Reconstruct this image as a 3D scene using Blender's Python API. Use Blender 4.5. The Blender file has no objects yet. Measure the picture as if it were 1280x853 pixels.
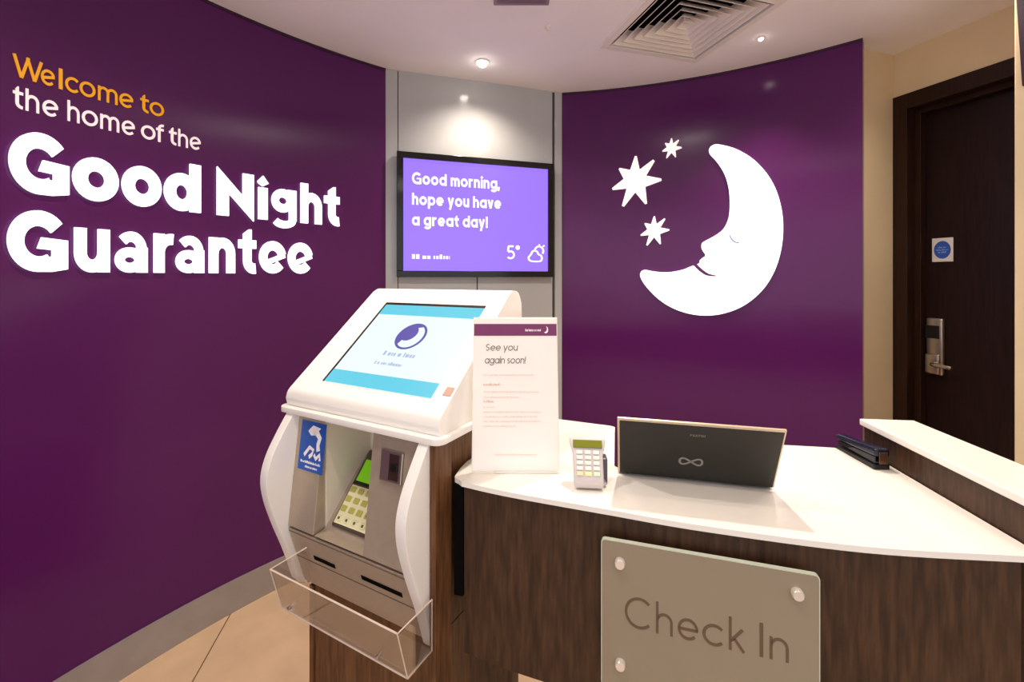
import bpy, bmesh, math, random
from mathutils import Vector, Matrix
from mathutils.geometry import tessellate_polygon

random.seed(4)
scene = bpy.context.scene
C = scene.collection
PI = math.pi

# ------------------------------------------------------------------ camera
F, CX, CY, EYE = 560.0, 640.0, 347.0, 1.38      # pixel focal length, principal point, eye height
cam_d = bpy.data.cameras.new('camera')
cam = bpy.data.objects.new('camera', cam_d)
C.objects.link(cam)
cam.location = (0, 0, EYE)
cam.rotation_euler = (PI / 2, 0, 0)
cam_d.sensor_width = 36.0
cam_d.lens = 36.0 * F / 1280.0
cam_d.shift_y = -(426.5 - CY) / 1280.0
cam_d.clip_start = 0.02
scene.camera = cam

# ------------------------------------------------------------------ world, exposure
world = bpy.data.worlds.new('world')
scene.world = world
world.use_nodes = True
bg = world.node_tree.nodes['Background']
bg.inputs[0].default_value = (0.95, 0.95, 1.0, 1)
bg.inputs[1].default_value = 1.25
vs = scene.view_settings
vs.view_transform = 'Standard'
vs.look = 'None'
vs.gamma = 1.0
vs.use_curve_mapping = False
vs.exposure = 0.1

SPOT_WARM = (1.0, 0.88, 0.74)
SPOT_W = 38.0

CEIL = 2.48
TOP = 0.96           # worktop height
RIM = 1.05           # kiosk rim height

# ------------------------------------------------------------------ materials
def srgb(r, g, b):
    def f(c):
        c /= 255.0
        return c / 12.92 if c <= 0.04045 else ((c + 0.055) / 1.055) ** 2.4
    return (f(r), f(g), f(b), 1.0)

MATS = {}
def mat(name, col, rough=0.5, metal=0.0, spec=0.5, emit=None, es=0.0, trans=0.0, noise=0.0, nscale=30.0,
        stretch=(1, 1, 1), col2=None, bump=0.0, coat=0.0, ior=1.45, detail=4.0):
    if name in MATS:
        return MATS[name]
    m = bpy.data.materials.new(name)
    m.use_nodes = True
    nt = m.node_tree
    b = nt.nodes['Principled BSDF']
    b.inputs['Base Color'].default_value = col
    b.inputs['Roughness'].default_value = rough
    b.inputs['Metallic'].default_value = metal
    b.inputs['Specular IOR Level'].default_value = spec
    b.inputs['Transmission Weight'].default_value = trans
    b.inputs['Coat Weight'].default_value = coat
    b.inputs['IOR'].default_value = ior
    if emit is not None:
        b.inputs['Emission Color'].default_value = emit
        b.inputs['Emission Strength'].default_value = es
    if noise > 0 or bump > 0:
        tc = nt.nodes.new('ShaderNodeTexCoord')
        mp = nt.nodes.new('ShaderNodeMapping')
        mp.inputs['Scale'].default_value = stretch
        nz = nt.nodes.new('ShaderNodeTexNoise')
        nz.inputs['Scale'].default_value = nscale
        nz.inputs['Detail'].default_value = detail
        nt.links.new(tc.outputs['Object'], mp.inputs['Vector'])
        nt.links.new(mp.outputs['Vector'], nz.inputs['Vector'])
        if noise > 0:
            rp = nt.nodes.new('ShaderNodeValToRGB')
            c2 = col2 if col2 else tuple(min(1, c * (1 + noise)) for c in col[:3]) + (1,)
            c1 = tuple(c * (1 - noise) for c in col[:3]) + (1,) if not col2 else col
            rp.color_ramp.elements[0].color = c1
            rp.color_ramp.elements[1].color = c2
            rp.color_ramp.elements[0].position = 0.35
            rp.color_ramp.elements[1].position = 0.68
            nt.links.new(nz.outputs['Fac'], rp.inputs['Fac'])
            nt.links.new(rp.outputs['Color'], b.inputs['Base Color'])
        if bump > 0:
            bp = nt.nodes.new('ShaderNodeBump')
            bp.inputs['Strength'].default_value = bump
            bp.inputs['Distance'].default_value = 0.002
            nt.links.new(nz.outputs['Fac'], bp.inputs['Height'])
            nt.links.new(bp.outputs['Normal'], b.inputs['Normal'])
    MATS[name] = m
    return m

def glow(name, col, s):
    return mat(name, (0.02, 0.02, 0.02, 1), rough=0.25, emit=col, es=s)

PURPLE = mat('purple_gloss_panel', srgb(82, 25, 85), rough=0.17, spec=0.35, noise=0.05, nscale=1.6)
PURPLE_EDGE = mat('purple_dark_edge', srgb(48, 14, 42), rough=0.5)
CEILING = mat('ceiling_paint', srgb(250, 244, 245), rough=0.85, noise=0.02, nscale=3, bump=0.02)
BEIGE = mat('beige_wall_paint', srgb(222, 200, 164), rough=0.8, noise=0.03, nscale=4, bump=0.03)
GREYGLASS = mat('grey_back_painted_glass', srgb(176, 176, 176), rough=0.12, noise=0.03, nscale=3)
JOINT = mat('dark_joint', srgb(70, 68, 62), rough=0.7)
BASEB = mat('grey_baseboard', srgb(150, 140, 134), rough=0.45, noise=0.05, nscale=12)
TILE = mat('beige_floor_tile', srgb(216, 184, 148), rough=0.35, noise=0.06, nscale=7, bump=0.02)
GROUT = mat('floor_grout', srgb(120, 92, 70), rough=0.9)
WOOD = mat('dark_veneer', srgb(52, 33, 20), rough=0.45, spec=0.35, noise=0.5, nscale=8, stretch=(13, 13, 1.6), col2=srgb(80, 55, 36), bump=0.06, detail=8)
WOOD_RED = mat('kiosk_veneer', srgb(84, 54, 30), rough=0.45, spec=0.35, noise=0.5, nscale=8, stretch=(13, 13, 1.6), col2=srgb(116, 78, 48), bump=0.06, detail=6)
DOORW = mat('wenge_door', srgb(25, 12, 11), rough=0.4, spec=0.25, noise=0.3, nscale=9, stretch=(14, 14, 0.8), col2=srgb(36, 19, 18), detail=5)
FRAMEW = mat('wenge_frame', srgb(34, 19, 12), rough=0.4, spec=0.25, noise=0.3, nscale=9, stretch=(14, 14, 0.8), col2=srgb(50, 28, 18), detail=5)
WHITE_TOP = mat('white_solid_surface', srgb(246, 242, 234), rough=0.16, noise=0.01, nscale=20)
WHITE_PL = mat('white_plastic', srgb(246, 242, 236), rough=0.3)
CREAM_PL = mat('cream_plastic', srgb(232, 222, 204), rough=0.45)
SILVER = mat('silver_paint', srgb(176, 160, 142), rough=0.38, metal=0.25, noise=0.03, nscale=60)
STEEL = mat('brushed_steel', srgb(190, 180, 168), rough=0.28, metal=0.9)
BLACK = mat('black_plastic', srgb(16, 14, 14), rough=0.4)
BLACK_GLOSS = mat('black_gloss', srgb(10, 10, 12), rough=0.12)
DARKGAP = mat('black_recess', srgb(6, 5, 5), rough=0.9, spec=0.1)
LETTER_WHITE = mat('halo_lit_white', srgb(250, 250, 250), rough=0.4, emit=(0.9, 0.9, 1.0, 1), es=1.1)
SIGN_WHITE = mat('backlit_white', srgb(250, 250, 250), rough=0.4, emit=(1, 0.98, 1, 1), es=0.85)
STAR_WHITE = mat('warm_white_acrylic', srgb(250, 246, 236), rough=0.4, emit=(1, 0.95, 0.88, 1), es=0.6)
LINE_WHITE = mat('glowing_white_letter', srgb(250, 236, 238), rough=0.5, emit=(1, 0.9, 0.92, 1), es=0.25)  # letter colour with a slight glow put in
YELLOW = mat('glowing_yellow_letter', srgb(246, 172, 16), rough=0.5, emit=srgb(246, 165, 10), es=0.12)  # faint glow put into the yellow
EYEBLUE = mat('pale_blue_line', srgb(120, 124, 186), rough=0.5)
def thin_acrylic(name):
    m = bpy.data.materials.new(name); m.use_nodes = True
    nt = m.node_tree; nt.nodes.clear()
    out = nt.nodes.new('ShaderNodeOutputMaterial'); mx = nt.nodes.new('ShaderNodeMixShader')
    tr = nt.nodes.new('ShaderNodeBsdfTransparent'); gl = nt.nodes.new('ShaderNodeBsdfGlossy')
    ly = nt.nodes.new('ShaderNodeLayerWeight')
    tr.inputs[0].default_value = (0.97, 0.96, 0.95, 1); gl.inputs['Roughness'].default_value = 0.04
    ly.inputs['Blend'].default_value = 0.22
    nt.links.new(ly.outputs['Facing'], mx.inputs[0]); nt.links.new(tr.outputs[0], mx.inputs[1]); nt.links.new(gl.outputs[0], mx.inputs[2])
    nt.links.new(mx.outputs[0], out.inputs[0])
    return m
ACRYLIC = thin_acrylic('clear_acrylic_sheet')
ACRYLIC_EDGE = mat('pale_acrylic_edge', srgb(232, 214, 200), rough=0.25)
FROST = mat('frosted_glass_plate', srgb(152, 140, 120), rough=0.25, metal=0.1, noise=0.03, nscale=3)
FROST_EDGE = mat('glass_plate_edge', srgb(206, 214, 196), rough=0.15)
ENGRAVE = mat('engraved_brown', srgb(104, 82, 64), rough=0.6)
PAPER = mat('white_paper', srgb(250, 246, 240), rough=0.7)
PAPER_PURPLE = mat('purple_print', srgb(122, 52, 102), rough=0.6)
INK = mat('grey_ink', srgb(130, 122, 116), rough=0.7)
INK_PALE = mat('pale_pink_ink', srgb(240, 222, 210), rough=0.7)
PRINT_WHITE = mat('white_print', srgb(248, 244, 246), rough=0.6)
BLUE = mat('blue_sticker', srgb(28, 84, 176), rough=0.4)
LCD = mat('green_lcd', srgb(120, 190, 30), rough=0.2, emit=srgb(120, 200, 20), es=0.25)
KEYPAD = mat('cream_keypad', srgb(246, 240, 196), rough=0.45)
KEY = mat('olive_key', srgb(196, 190, 96), rough=0.5)
KEY_DARK = mat('dark_key_print', srgb(96, 110, 40), rough=0.5)
TERM = mat('pale_grey_plastic', srgb(206, 196, 196), rough=0.35)
TERM_DK = mat('slate_plastic', srgb(88, 82, 92), rough=0.4)
LAPTOP = mat('dark_lid', srgb(44, 41, 38), rough=0.34, metal=0.35)
LAPTOP_EDGE = mat('pale_gold_edge', srgb(214, 194, 168), rough=0.3, metal=0.4)
LOGO_GREY = mat('grey_logo', srgb(150, 146, 140), rough=0.3, metal=0.5)
NAVY = mat('navy_plastic', srgb(15, 20, 42), rough=0.25)
COPPER = mat('copper_metal', srgb(120, 84, 66), rough=0.3, metal=0.8)
SCREEN = glow('screen_purple', srgb(158, 118, 255), 0.95)
SCREEN_EDGE = glow('screen_blue_edge', srgb(120, 90, 235), 0.8)
SCREEN_TXT = glow('screen_white', (1.0, 0.97, 1.0, 1), 1.3)
KSCREEN = glow('kiosk_screen_white', srgb(232, 252, 255), 1.0)
KTEAL = glow('kiosk_screen_teal', srgb(96, 208, 232), 0.95)
KPURPLE = glow('kiosk_screen_purple', srgb(96, 84, 176), 0.9)
KPALE = glow('kiosk_screen_lilac', srgb(178, 190, 226), 0.95)
LAMP = glow('lamp_lens', (1.0, 0.93, 0.82, 1), 22.0)
VENT = mat('vent_white_metal', srgb(238, 230, 222), rough=0.5)
PEACH = mat('peach_print', srgb(206, 166, 148), rough=0.5)
DOORSIGN = mat('sign_white_plastic', srgb(214, 210, 204), rough=0.4)
DOORBLUE = mat('sign_blue_print', srgb(44, 84, 176), rough=0.4)

# ------------------------------------------------------------------ mesh helpers
def link(name, me, m, parent=None):
    o = bpy.data.objects.new(name, me)
    C.objects.link(o)
    if m is not None:
        me.materials.append(m)
    if parent is not None:
        o.parent = parent
    return o

class MB:
    def __init__(self):
        self.v = []; self.f = []
    def add(self, vs, fs):
        n = len(self.v)
        self.v += [tuple(p) for p in vs]
        self.f += [tuple(i + n for i in q) for q in fs]
        return self
    def box(self, x0, x1, y0, y1, z0, z1):
        return self.add([(x0, y0, z0), (x1, y0, z0), (x1, y1, z0), (x0, y1, z0),
                         (x0, y0, z1), (x1, y0, z1), (x1, y1, z1), (x0, y1, z1)],
                        [(3, 2, 1, 0), (4, 5, 6, 7), (0, 1, 5, 4), (1, 2, 6, 5), (2, 3, 7, 6), (3, 0, 4, 7)])
    def hexa(self, p):       # eight points: bottom four, top four
        return self.add(p, [(3, 2, 1, 0), (4, 5, 6, 7), (0, 1, 5, 4), (1, 2, 6, 5), (2, 3, 7, 6), (3, 0, 4, 7)])
    def prism(self, poly, fn0, fn1):
        """poly: 2D outline; fn0/fn1 map (a,b) to 3D for the two caps"""
        n = len(poly)
        vs = [fn0(a, b) for a, b in poly] + [fn1(a, b) for a, b in poly]
        tri = tessellate_polygon([[Vector((a, b, 0)) for a, b in poly]])
        fs = [tuple(t) for t in tri] + [tuple(n + i for i in reversed(t)) for t in tri]
        fs += [(i, (i + 1) % n, n + (i + 1) % n, n + i) for i in range(n)]
        return self.add(vs, fs)
    def strip(self, pts, w, fn, d, closed=False):
        """ribbon of width w along 2D centre line, extruded to depth d through fn(x,y,depth)"""
        n = len(pts); L = []; R = []
        for i, (x, y) in enumerate(pts):
            if closed:
                a, b = pts[i - 1], pts[(i + 1) % n]
            else:
                a, b = pts[max(0, i - 1)], pts[min(n - 1, i + 1)]
            tx, ty = b[0] - a[0], b[1] - a[1]
            l = math.hypot(tx, ty) or 1
            nx, ny = -ty / l * w / 2, tx / l * w / 2
            L.append((x + nx, y + ny)); R.append((x - nx, y - ny))
        vs = [fn(a, b, d) for a, b in L] + [fn(a, b, d) for a, b in R] + [fn(a, b, 0) for a, b in L] + [fn(a, b, 0) for a, b in R]
        fs = []
        for i in range(n if closed else n - 1):
            j = (i + 1) % n
            fs += [(i, n + i, n + j, j), (2 * n + i, 2 * n + j, 3 * n + j, 3 * n + i),
                   (i, j, 2 * n + j, 2 * n + i), (n + i, 3 * n + i, 3 * n + j, n + j)]
        if not closed:
            fs += [(0, 2 * n, 3 * n, n), (n - 1, 2 * n - 1, 4 * n - 1, 3 * n - 1)]
        return self.add(vs, fs)
    def tube(self, path, r, seg=8):
        path = [Vector(p) for p in path]
        n = len(path); base = len(self.v)
        for i, p in enumerate(path):
            t = (path[min(n - 1, i + 1)] - path[max(0, i - 1)]).normalized()
            up = Vector((0, 0, 1)) if abs(t.z) < 0.9 else Vector((1, 0, 0))
            a = t.cross(up).normalized(); b = t.cross(a)
            rr = r[i] if isinstance(r, (list, tuple)) else r
            for k in range(seg):
                an = 2 * PI * k / seg
                self.v.append(tuple(p + a * math.cos(an) * rr + b * math.sin(an) * rr))
        for i in range(n - 1):
            for k in range(seg):
                j = (k + 1) % seg
                self.f.append((base + i * seg + k, base + i * seg + j, base + (i + 1) * seg + j, base + (i + 1) * seg + k))
        self.f.append(tuple(base + k for k in reversed(range(seg))))
        self.f.append(tuple(base + (n - 1) * seg + k for k in range(seg)))
        return self
    def lathe(self, prof, fn, seg=28):
        """prof: list of (r, z); fn(x,y,z) to 3D"""
        n = len(prof); base = len(self.v)
        for r, z in prof:
            for k in range(seg):
                an = 2 * PI * k / seg
                self.v.append(tuple(fn(r * math.cos(an), r * math.sin(an), z)))
        for i in range(n - 1):
            for k in range(seg):
                j = (k + 1) % seg
                self.f.append((base + i * seg + k, base + i * seg + j, base + (i + 1) * seg + j, base + (i + 1) * seg + k))
        self.f.append(tuple(base + k for k in reversed(range(seg))))
        self.f.append(tuple(base + (n - 1) * seg + k for k in range(seg)))
        return self
    def build(self, name, m, parent=None, bevel=0.0, segs=2, smooth=False, angle=30, recalc=True):
        me = bpy.data.meshes.new(name)
        me.from_pydata(self.v, [], self.f)
        bm = bmesh.new(); bm.from_mesh(me)
        if recalc:
            bmesh.ops.recalc_face_normals(bm, faces=bm.faces)
        if bevel > 0:
            bmesh.ops.remove_doubles(bm, verts=bm.verts, dist=1e-6)
            ed = [e for e in bm.edges if len(e.link_faces) == 2 and e.calc_face_angle(0) > math.radians(angle)]
            bmesh.ops.bevel(bm, geom=ed, offset=bevel, segments=segs, affect='EDGES', profile=0.5, clamp_overlap=True)
        if smooth:
            for f in bm.faces:
                f.smooth = True
            for e in bm.edges:
                if len(e.link_faces) == 2 and e.calc_face_angle(0) > math.radians(40):
                    e.smooth = False
        bm.to_mesh(me); bm.free()
        return link(name, me, m, parent)

def tag(o, label=None, cat=None, group=None, kind=None):
    if label: o['label'] = label
    if cat: o['category'] = cat
    if group: o['group'] = group
    if kind: o['kind'] = kind
    return o

def thing(name, label, cat, loc=(0, 0, 0), rotz=0.0, group=None):
    o = bpy.data.objects.new(name, None)
    C.objects.link(o)
    o.empty_display_size = 0.1
    o.location = loc; o.rotation_euler = (0, 0, rotz)
    return tag(o, label, cat, group)

def struct(o):
    o['kind'] = 'structure'
    return o

# photo pixel -> place
def at_h(x, y, h):
    d = F * (EYE - h) / (y - CY)
    return Vector(((x - CX) / F * d, d, h))
def ray(x, y):
    return Vector(((x - CX) / F, 1.0, -(y - CY) / F))
def at_plane(x, y, p0, n):
    r = ray(x, y); o = Vector((0, 0, EYE))
    return o + r * ((Vector(p0) - o).dot(n) / r.dot(n))

class Arc:
    """concave wall, vertical, circular in plan"""
    def __init__(s, cx, cy, r):
        s.c = (cx, cy); s.r = r
    def ang(s, x, r=None):
        dx, dy = (x - CX) / F, 1.0
        ox, oy = -s.c[0], -s.c[1]
        a = dx * dx + dy * dy; b = 2 * (dx * ox + dy * oy); k = ox * ox + oy * oy - (r or s.r) ** 2
        t = (-b + math.sqrt(b * b - 4 * a * k)) / (2 * a)
        return math.atan2(dy * t - s.c[1], dx * t - s.c[0])
    def pt(s, a, h, off=0.0):
        r = s.r - off
        return Vector((s.c[0] + r * math.cos(a), s.c[1] + r * math.sin(a), h))
    def height(s, x, y):
        p = s.pt(s.ang(x), 0)
        return EYE - (y - CY) / F * p.y

LEFT = Arc(0.8574, 0.3876, 2.4892)
MOON = Arc(-0.0255, 0.2552, 2.4338)
TH = math.radians(18.0)
E1 = Vector((math.cos(TH), math.sin(TH), 0))     # along the back wall, to the right
E2 = Vector((-math.sin(TH), math.cos(TH), 0))    # away from the viewer

# ------------------------------------------------------------------ stroke lettering
def arc(cx, cy, rx, ry, a0, a1, n=18):
    return [(cx + rx * math.cos(math.radians(a0 + (a1 - a0) * i / n)), cy + ry * math.sin(math.radians(a0 + (a1 - a0) * i / n))) for i in range(n + 1)]

def ring(cx, cy, rx, ry, n=32):
    return [(cx + rx * math.cos(2 * PI * i / n), cy + ry * math.sin(2 * PI * i / n)) for i in range(n)]

def glyph(ch, w, A=1.32, slant_e=0.0, two_storey=False):
    """strokes ('s', pts) 'c' closed ('c', pts) or polygons ('p', pts); x-height 1; returns (pieces, width)"""
    r = (1 - w) / 2; h = w / 2; P = []
    def S(*p): P.append(('s', list(p)))
    def SL(p): P.append(('s', p))
    if ch == 'o': P.append(('c', ring(.5, .5, r, r))); return P, 1.0
    if ch == 'c': SL(arc(.5, .5, r, r, 42, 318)); return P, .5 + r * .74 + h * .8
    if ch == 'e':
        if slant_e:
            a = slant_e
            SL(arc(.5, .5, r, r, a, 318)); S((.5 - r * math.cos(math.radians(a)), .5 - r * math.sin(math.radians(a)) * .75), (.5 + r * math.cos(math.radians(a)) + h * .6, .5 + r * math.sin(math.radians(a)) * 1.0))
        else:
            SL(arc(.5, .5, r, r, 0, 318)); S((h, .5 - h * .1), (1 - h * .3, .5 - h * .1))
        return P, 1.0
    if ch in 'dbpqga':
        if ch == 'a' and two_storey:
            W = .86
            ry = .30 - h * .35
            P.append(('c', ring(W / 2, ry + h, (W - w) / 2, ry)))
            S((W - h, 0), (W - h, .6))
            SL(arc(W / 2 - .01, .58, (W - w) / 2 + .01, 1 - h - .58, 0, 140, 12))
            return P, W
        P.append(('c', ring(.5, .5, r, r)))
        x = h if ch in 'bp' else 1 - h
        if ch == 'a': S((x, 0), (x, 1))
        if ch in 'db': S((x, 0), (x, A))
        if ch in 'pq': S((x, -.38), (x, 1))
        if ch == 'g':
            S((x, 1), (x, -.02)); SL(arc(.5, -.02, r, .36 - h, 0, -155, 14))
        return P, 1.0
    if ch in 'hnmru':
        ra = .42 - h if ch != 'm' else .38 - h
        ra = max(ra, .12)
        if ch == 'u':
            W = 2 * ra + w
            S((h, 1), (h, h + ra)); SL(arc(h + ra, h + ra, ra, ra, 180, 360, 14)); S((W - h, 0), (W - h, 1)); return P, W
        S((h, 0), (h, A if ch == 'h' else 1))
        y = 1 - h - ra
        if ch == 'r':
            SL(arc(h + ra, y, ra, ra, 180, 62, 10)); return P, h + ra * 1.47 + h * .5
        SL(arc(h + ra, y, ra, ra, 180, 0, 14)); S((h + 2 * ra, y + .01), (h + 2 * ra, 0))
        W = 2 * ra + w
        if ch == 'm':
            SL(arc(h + 3 * ra, y, ra, ra, 180, 0, 14)); S((h + 4 * ra, y + .01), (h + 4 * ra, 0)); W += 2 * ra
        return P, W
    if ch == 'l' or ch == 'I': S((h, 0), (h, A)); return P, w
    if ch == 'i':
        S((h, 0), (h, 1)); t = A + .08
        P.append(('p', [(h, 1.0 + w * .02 + .06), (h + w * .72, 1.0 + (t - 1) * .58), (h, t + .04), (h - w * .72, 1.0 + (t - 1) * .58)])); return P, w
    if ch == 't':
        x = h + w * .35 + .06; rr = .26
        P.append(('p', [(x - h, 1.0), (x + h, 1.0), (x + h, A * .98), (x + h * .3, A * .98), (x - h, A * .86)]))
        S((x, 1.02), (x, h + rr)); SL(arc(x + rr, h + rr, rr, rr, 180, 275, 8)); S((0, 1 - h), (x + rr + h * .55, 1 - h)); return P, x + rr + h * .55
    if ch == 'f':
        x = h + .12; rr = .24
        S((x, 0), (x, A - h - rr)); SL(arc(x + rr, A - h - rr, rr, rr, 180, 75, 8)); S((0, 1 - h), (x + .3, 1 - h)); return P, x + .32
    if ch == 'k':
        S((h, 0), (h, A)); S((h + w * .3, .42), (.62, 1.0)); S((.24, .56), (.68, 0)); return P, .72
    if ch == 'v': S((h, 1), (.42, 0)); S((.42, 0), (.84 - h, 1)); return P, .84
    if ch == 'y': S((h, 1), (.44, .0)); S((.88 - h, 1), (.30, -.38)); return P, .88
    if ch == 's':
        q = (1 - w) / 4
        SL(arc(.32, 1 - h - q, .24, q, 40, 270, 12) + arc(.32, h + q, .24, q, 90, -140, 12)); return P, .64
    if ch == 'W':
        W = 1.62
        S((h * .8, A), (W * .28, 0)); S((W * .28, 0), (W * .52, A)); S((W * .48, A), (W * .72, 0)); S((W * .72, 0), (W - h * .8, A)); return P, W
    if ch == 'N':
        W = 1.08
        P.append(('p', [(0, 0), (w, 0), (w, A * .5), (W, -.08), (W, A), (W - w, A), (W - w, A * .47), (0, A + .06)])); return P, W
    if ch == 'C':
        R = (A - w) / 2
        SL(arc(h + R, A / 2, R, R, 45, 315, 30)); return P, h + R * 1.75 + h * .6
    if ch == 'G':
        R = (A - w) / 2; cx = h + R
        SL(arc(cx, A / 2, R, R, 42, 290, 30))
        xr = cx + R * .98
        P.append(('p', [(xr + h * .6, .04), (xr + h * .6, A * .5 + h * .3), (cx - h * .1, A * .5 + h * .3), (cx - h * .45, A * .5 - h * .75), (xr - h * 1.3, A * .5 - h * .75), (xr - h * 1.3, w * .95), (cx + R * .2, w * .98), (cx + R * .2, .0), (cx + R * .6, 0)]))
        return P, xr + h * .6
    if ch == '!': S((h, .35), (h, A)); S((h, 0), (h, w * 1.1)); return P, w
    if ch == ',': S((h, w), (h - w * .4, -.2)); return P, w
    if ch == "'": S((h, A * .75), (h, A)); return P, w
    if ch == '5':
        S((.66, A - h), (.14, A - h)); S((.17, A - h), (.12, .74)); SL(arc(.36, .42, .34, .42 - h, 130, -140, 16)); return P, .72
    if ch == '\u00b0': P.append(('c', ring(.2, A - .2, .13, .13, 14))); return P, .4
    caps = {'F': [((h, 0), (h, A)), ((h, A - h), (.7, A - h)), ((h, .66), (.6, .66))],
            'T': [((.4, 0), (.4, A)), ((0, A - h), (.8, A - h))],
            'J': [((.5, A), (.5, .3)), ((.5, .3), (.3, h)), ((.3, h), (.05, .25))],
            'U': [((h, A), (h, .3)), ((h, .3), (.42, h)), ((.42, h), (.84 - h, .3)), ((.84 - h, .3), (.84 - h, A))],
            'P': [((h, 0), (h, A))],
            'S': []}
    if ch in caps:
        for a, b in caps[ch]: S(a, b)
        if ch == 'S':
            q = (A - w) / 4
            SL(arc(.38, A - h - q, .3, q, 35, 270, 12) + arc(.38, h + q, .3, q, 90, -145, 12))
        if ch == 'P':
            SL(arc(.4, A * .7, .3, A * .3 - h, 90, -90, 12)); S((h, A - h), (.4, A - h)); S((h, A * .4 + h), (.4, A * .4 + h))
        return P, .84
    return P, .4

def bold(ch):
    """heavy letters of the two big wall lines: stroke widths change within a letter"""
    P = []
    if ch == 'G':
        A = 1.29
        P.append(('s', arc(.645, .645, .485, .485, 38, 300, 34), .325))
        P.append(('p', [(1.28, .06), (1.28, .69), (.70, .73), (.61, .49), (.93, .47), (.93, .33), (.60, .30), (.60, .0), (.92, .0)], 0))
        return P, 1.28
    if ch == 'o': return [('c', ring(.5, .5, .345, .345), .31)], 1.0
    if ch == 'd': return [('c', ring(.46, .5, .315, .345), .31), ('s', [(.84, 0), (.84, 1.29)], .31)], 1.0
    if ch == 'N':
        return [('p', [(0, 0), (.33, 0), (.33, .66), (1.08, -.09), (1.08, 1.29), (.75, 1.29), (.75, .62), (0, 1.36)], 0)], 1.08
    if ch == 'i': return [('s', [(.19, 0), (.19, .96)], .33), ('p', [(.19, 1.0), (.39, 1.10), (.19, 1.32), (.0, 1.14), (.02, 1.08)], 0)], .39
    if ch == 'g':
        return [('c', ring(.42, .64, .285, .235), .26), ('s', [(.80, 1.0), (.80, .04)], .28), ('p', [(.6, .80), (.94, 1.0), (.6, 1.0)], 0),
                ('s', arc(.47, .06, .34, .16, 0, -160, 18), .23)], .94
    if ch == 'h': return [('s', [(.15, 0), (.15, 1.29)], .30), ('s', arc(.45, .56, .29, .30, 180, 0, 16) + [(.74, 0)], .29)], .89
    if ch == 'n': return [('s', [(.15, 0), (.15, 1.0)], .30), ('s', arc(.45, .56, .29, .30, 180, 0, 16) + [(.74, 0)], .29)], .89
    if ch == 'u': return [('s', [(.74, 0), (.74, 1.0)], .30), ('s', [(.15, 1.0)] + arc(.44, .44, .29, .30, 180, 360, 16), .29)], .89
    if ch == 'r': return [('s', [(.15, 0), (.15, 1.0)], .30), ('s', arc(.50, .52, .34, .35, 170, 80, 10), .28)], .62
    if ch == 'a':
        return [('c', ring(.38, .305, .26, .19), .235), ('s', [(.71, 0), (.71, .62)], .30), ('s', arc(.42, .56, .29, .315, 0, 138, 14), .245)], .86
    if ch == 't':
        return [('p', [(.18, .9), (.50, .9), (.50, 1.30), (.40, 1.30), (.18, 1.16)], 0), ('s', [(.34, .95), (.34, .42)] + arc(.60, .38, .26, .24, 180, 282, 10), .31),
                ('s', [(.0, .86), (.68, .86)], .25)], .70
    if ch == 'e':
        return [('s', arc(.5, .5, .355, .355, 12, 322, 30), .285), ('s', [(.26, .33), (.95, .57)], .15)], 1.0
    return None, None

def put(mb, pieces, w, fn, d):
    for pc in pieces:
        k, pts = pc[0], pc[1]
        if len(pc) > 2: w = pc[2]
        if k == 's': mb.strip(pts, w, fn, d)
        elif k == 'c': mb.strip(pts, w, fn, d, closed=True)
        else: mb.prism(pts, lambda a, b: fn(a, b, 0), lambda a, b: fn(a, b, d))

def line_text(mb, text, fn, x0, y0, size, w=.16, gap=.14, d=.001, xs=1.0, space=.42, slant=0.0, **kw):
    """run of text on a flat surface fn(x,y,depth); size = x-height in metres"""
    x = x0
    for ch in text:
        if ch == ' ':
            x += space * size * xs; continue
        P, W = glyph(ch, w, **kw)
        x_ = x
        put(mb, P, w, lambda a, b, dd: fn(x_ + (a + slant * b) * size * xs, y0 + b * size, dd), d)
        x += (W + gap) * size * xs
    return x

def dashes(mb, fn, x0, x1, y0, h, d=.0006, seed=1):
    """print too small to read: short upright marks"""
    rnd = random.Random(seed); x = x0
    while x < x1:
        wd = h * rnd.uniform(.25, .6)
        hh = h * rnd.choice((.7, .7, 1.0))
        mb.strip([(x, y0 + hh / 2), (min(x + wd, x1), y0 + hh / 2)], hh, fn, d)
        x += wd + h * rnd.choice((.18, .18, .5))

# ================================================================== STRUCTURE
# floor: a grouted slab with big tiles lying on it
g = MB().box(-3.2, 3.2, -2.2, 4.2, -0.06, -0.004)
floor = struct(g.build('floor', GROUT))
ja, jb = at_h(285, 773, 0), at_h(240, 853, 0)
jd = (ja - jb).normalized()                # direction of the joint that shows
jn = Vector((jd.y, -jd.x, 0))
TS = 0.62
tile_mesh = None
for i in range(-4, 6):
    for k in range(-4, 5):
        o_ = jb + jn * (i * TS) + jd * (k * TS - 0.16)
        cc = o_ + jn * TS / 2 + jd * TS / 2
        if abs(cc.x) > 2.6 or cc.y < -1.2 or cc.y > 3.3: continue
        if tile_mesh is None:
            e = 0.0025
            t = MB().box(-TS / 2 + e, TS / 2 - e, -TS / 2 + e, TS / 2 - e, -0.01, 0.0).build('tile', TILE, floor, bevel=0.0012, segs=1)
            tile_mesh = t.data
        else:
            t = bpy.data.objects.new('tile', tile_mesh); C.objects.link(t); t.parent = floor
        t.location = (cc.x, cc.y, 0)
        t.rotation_euler = (0, 0, math.atan2(jn.y, jn.x))

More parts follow.
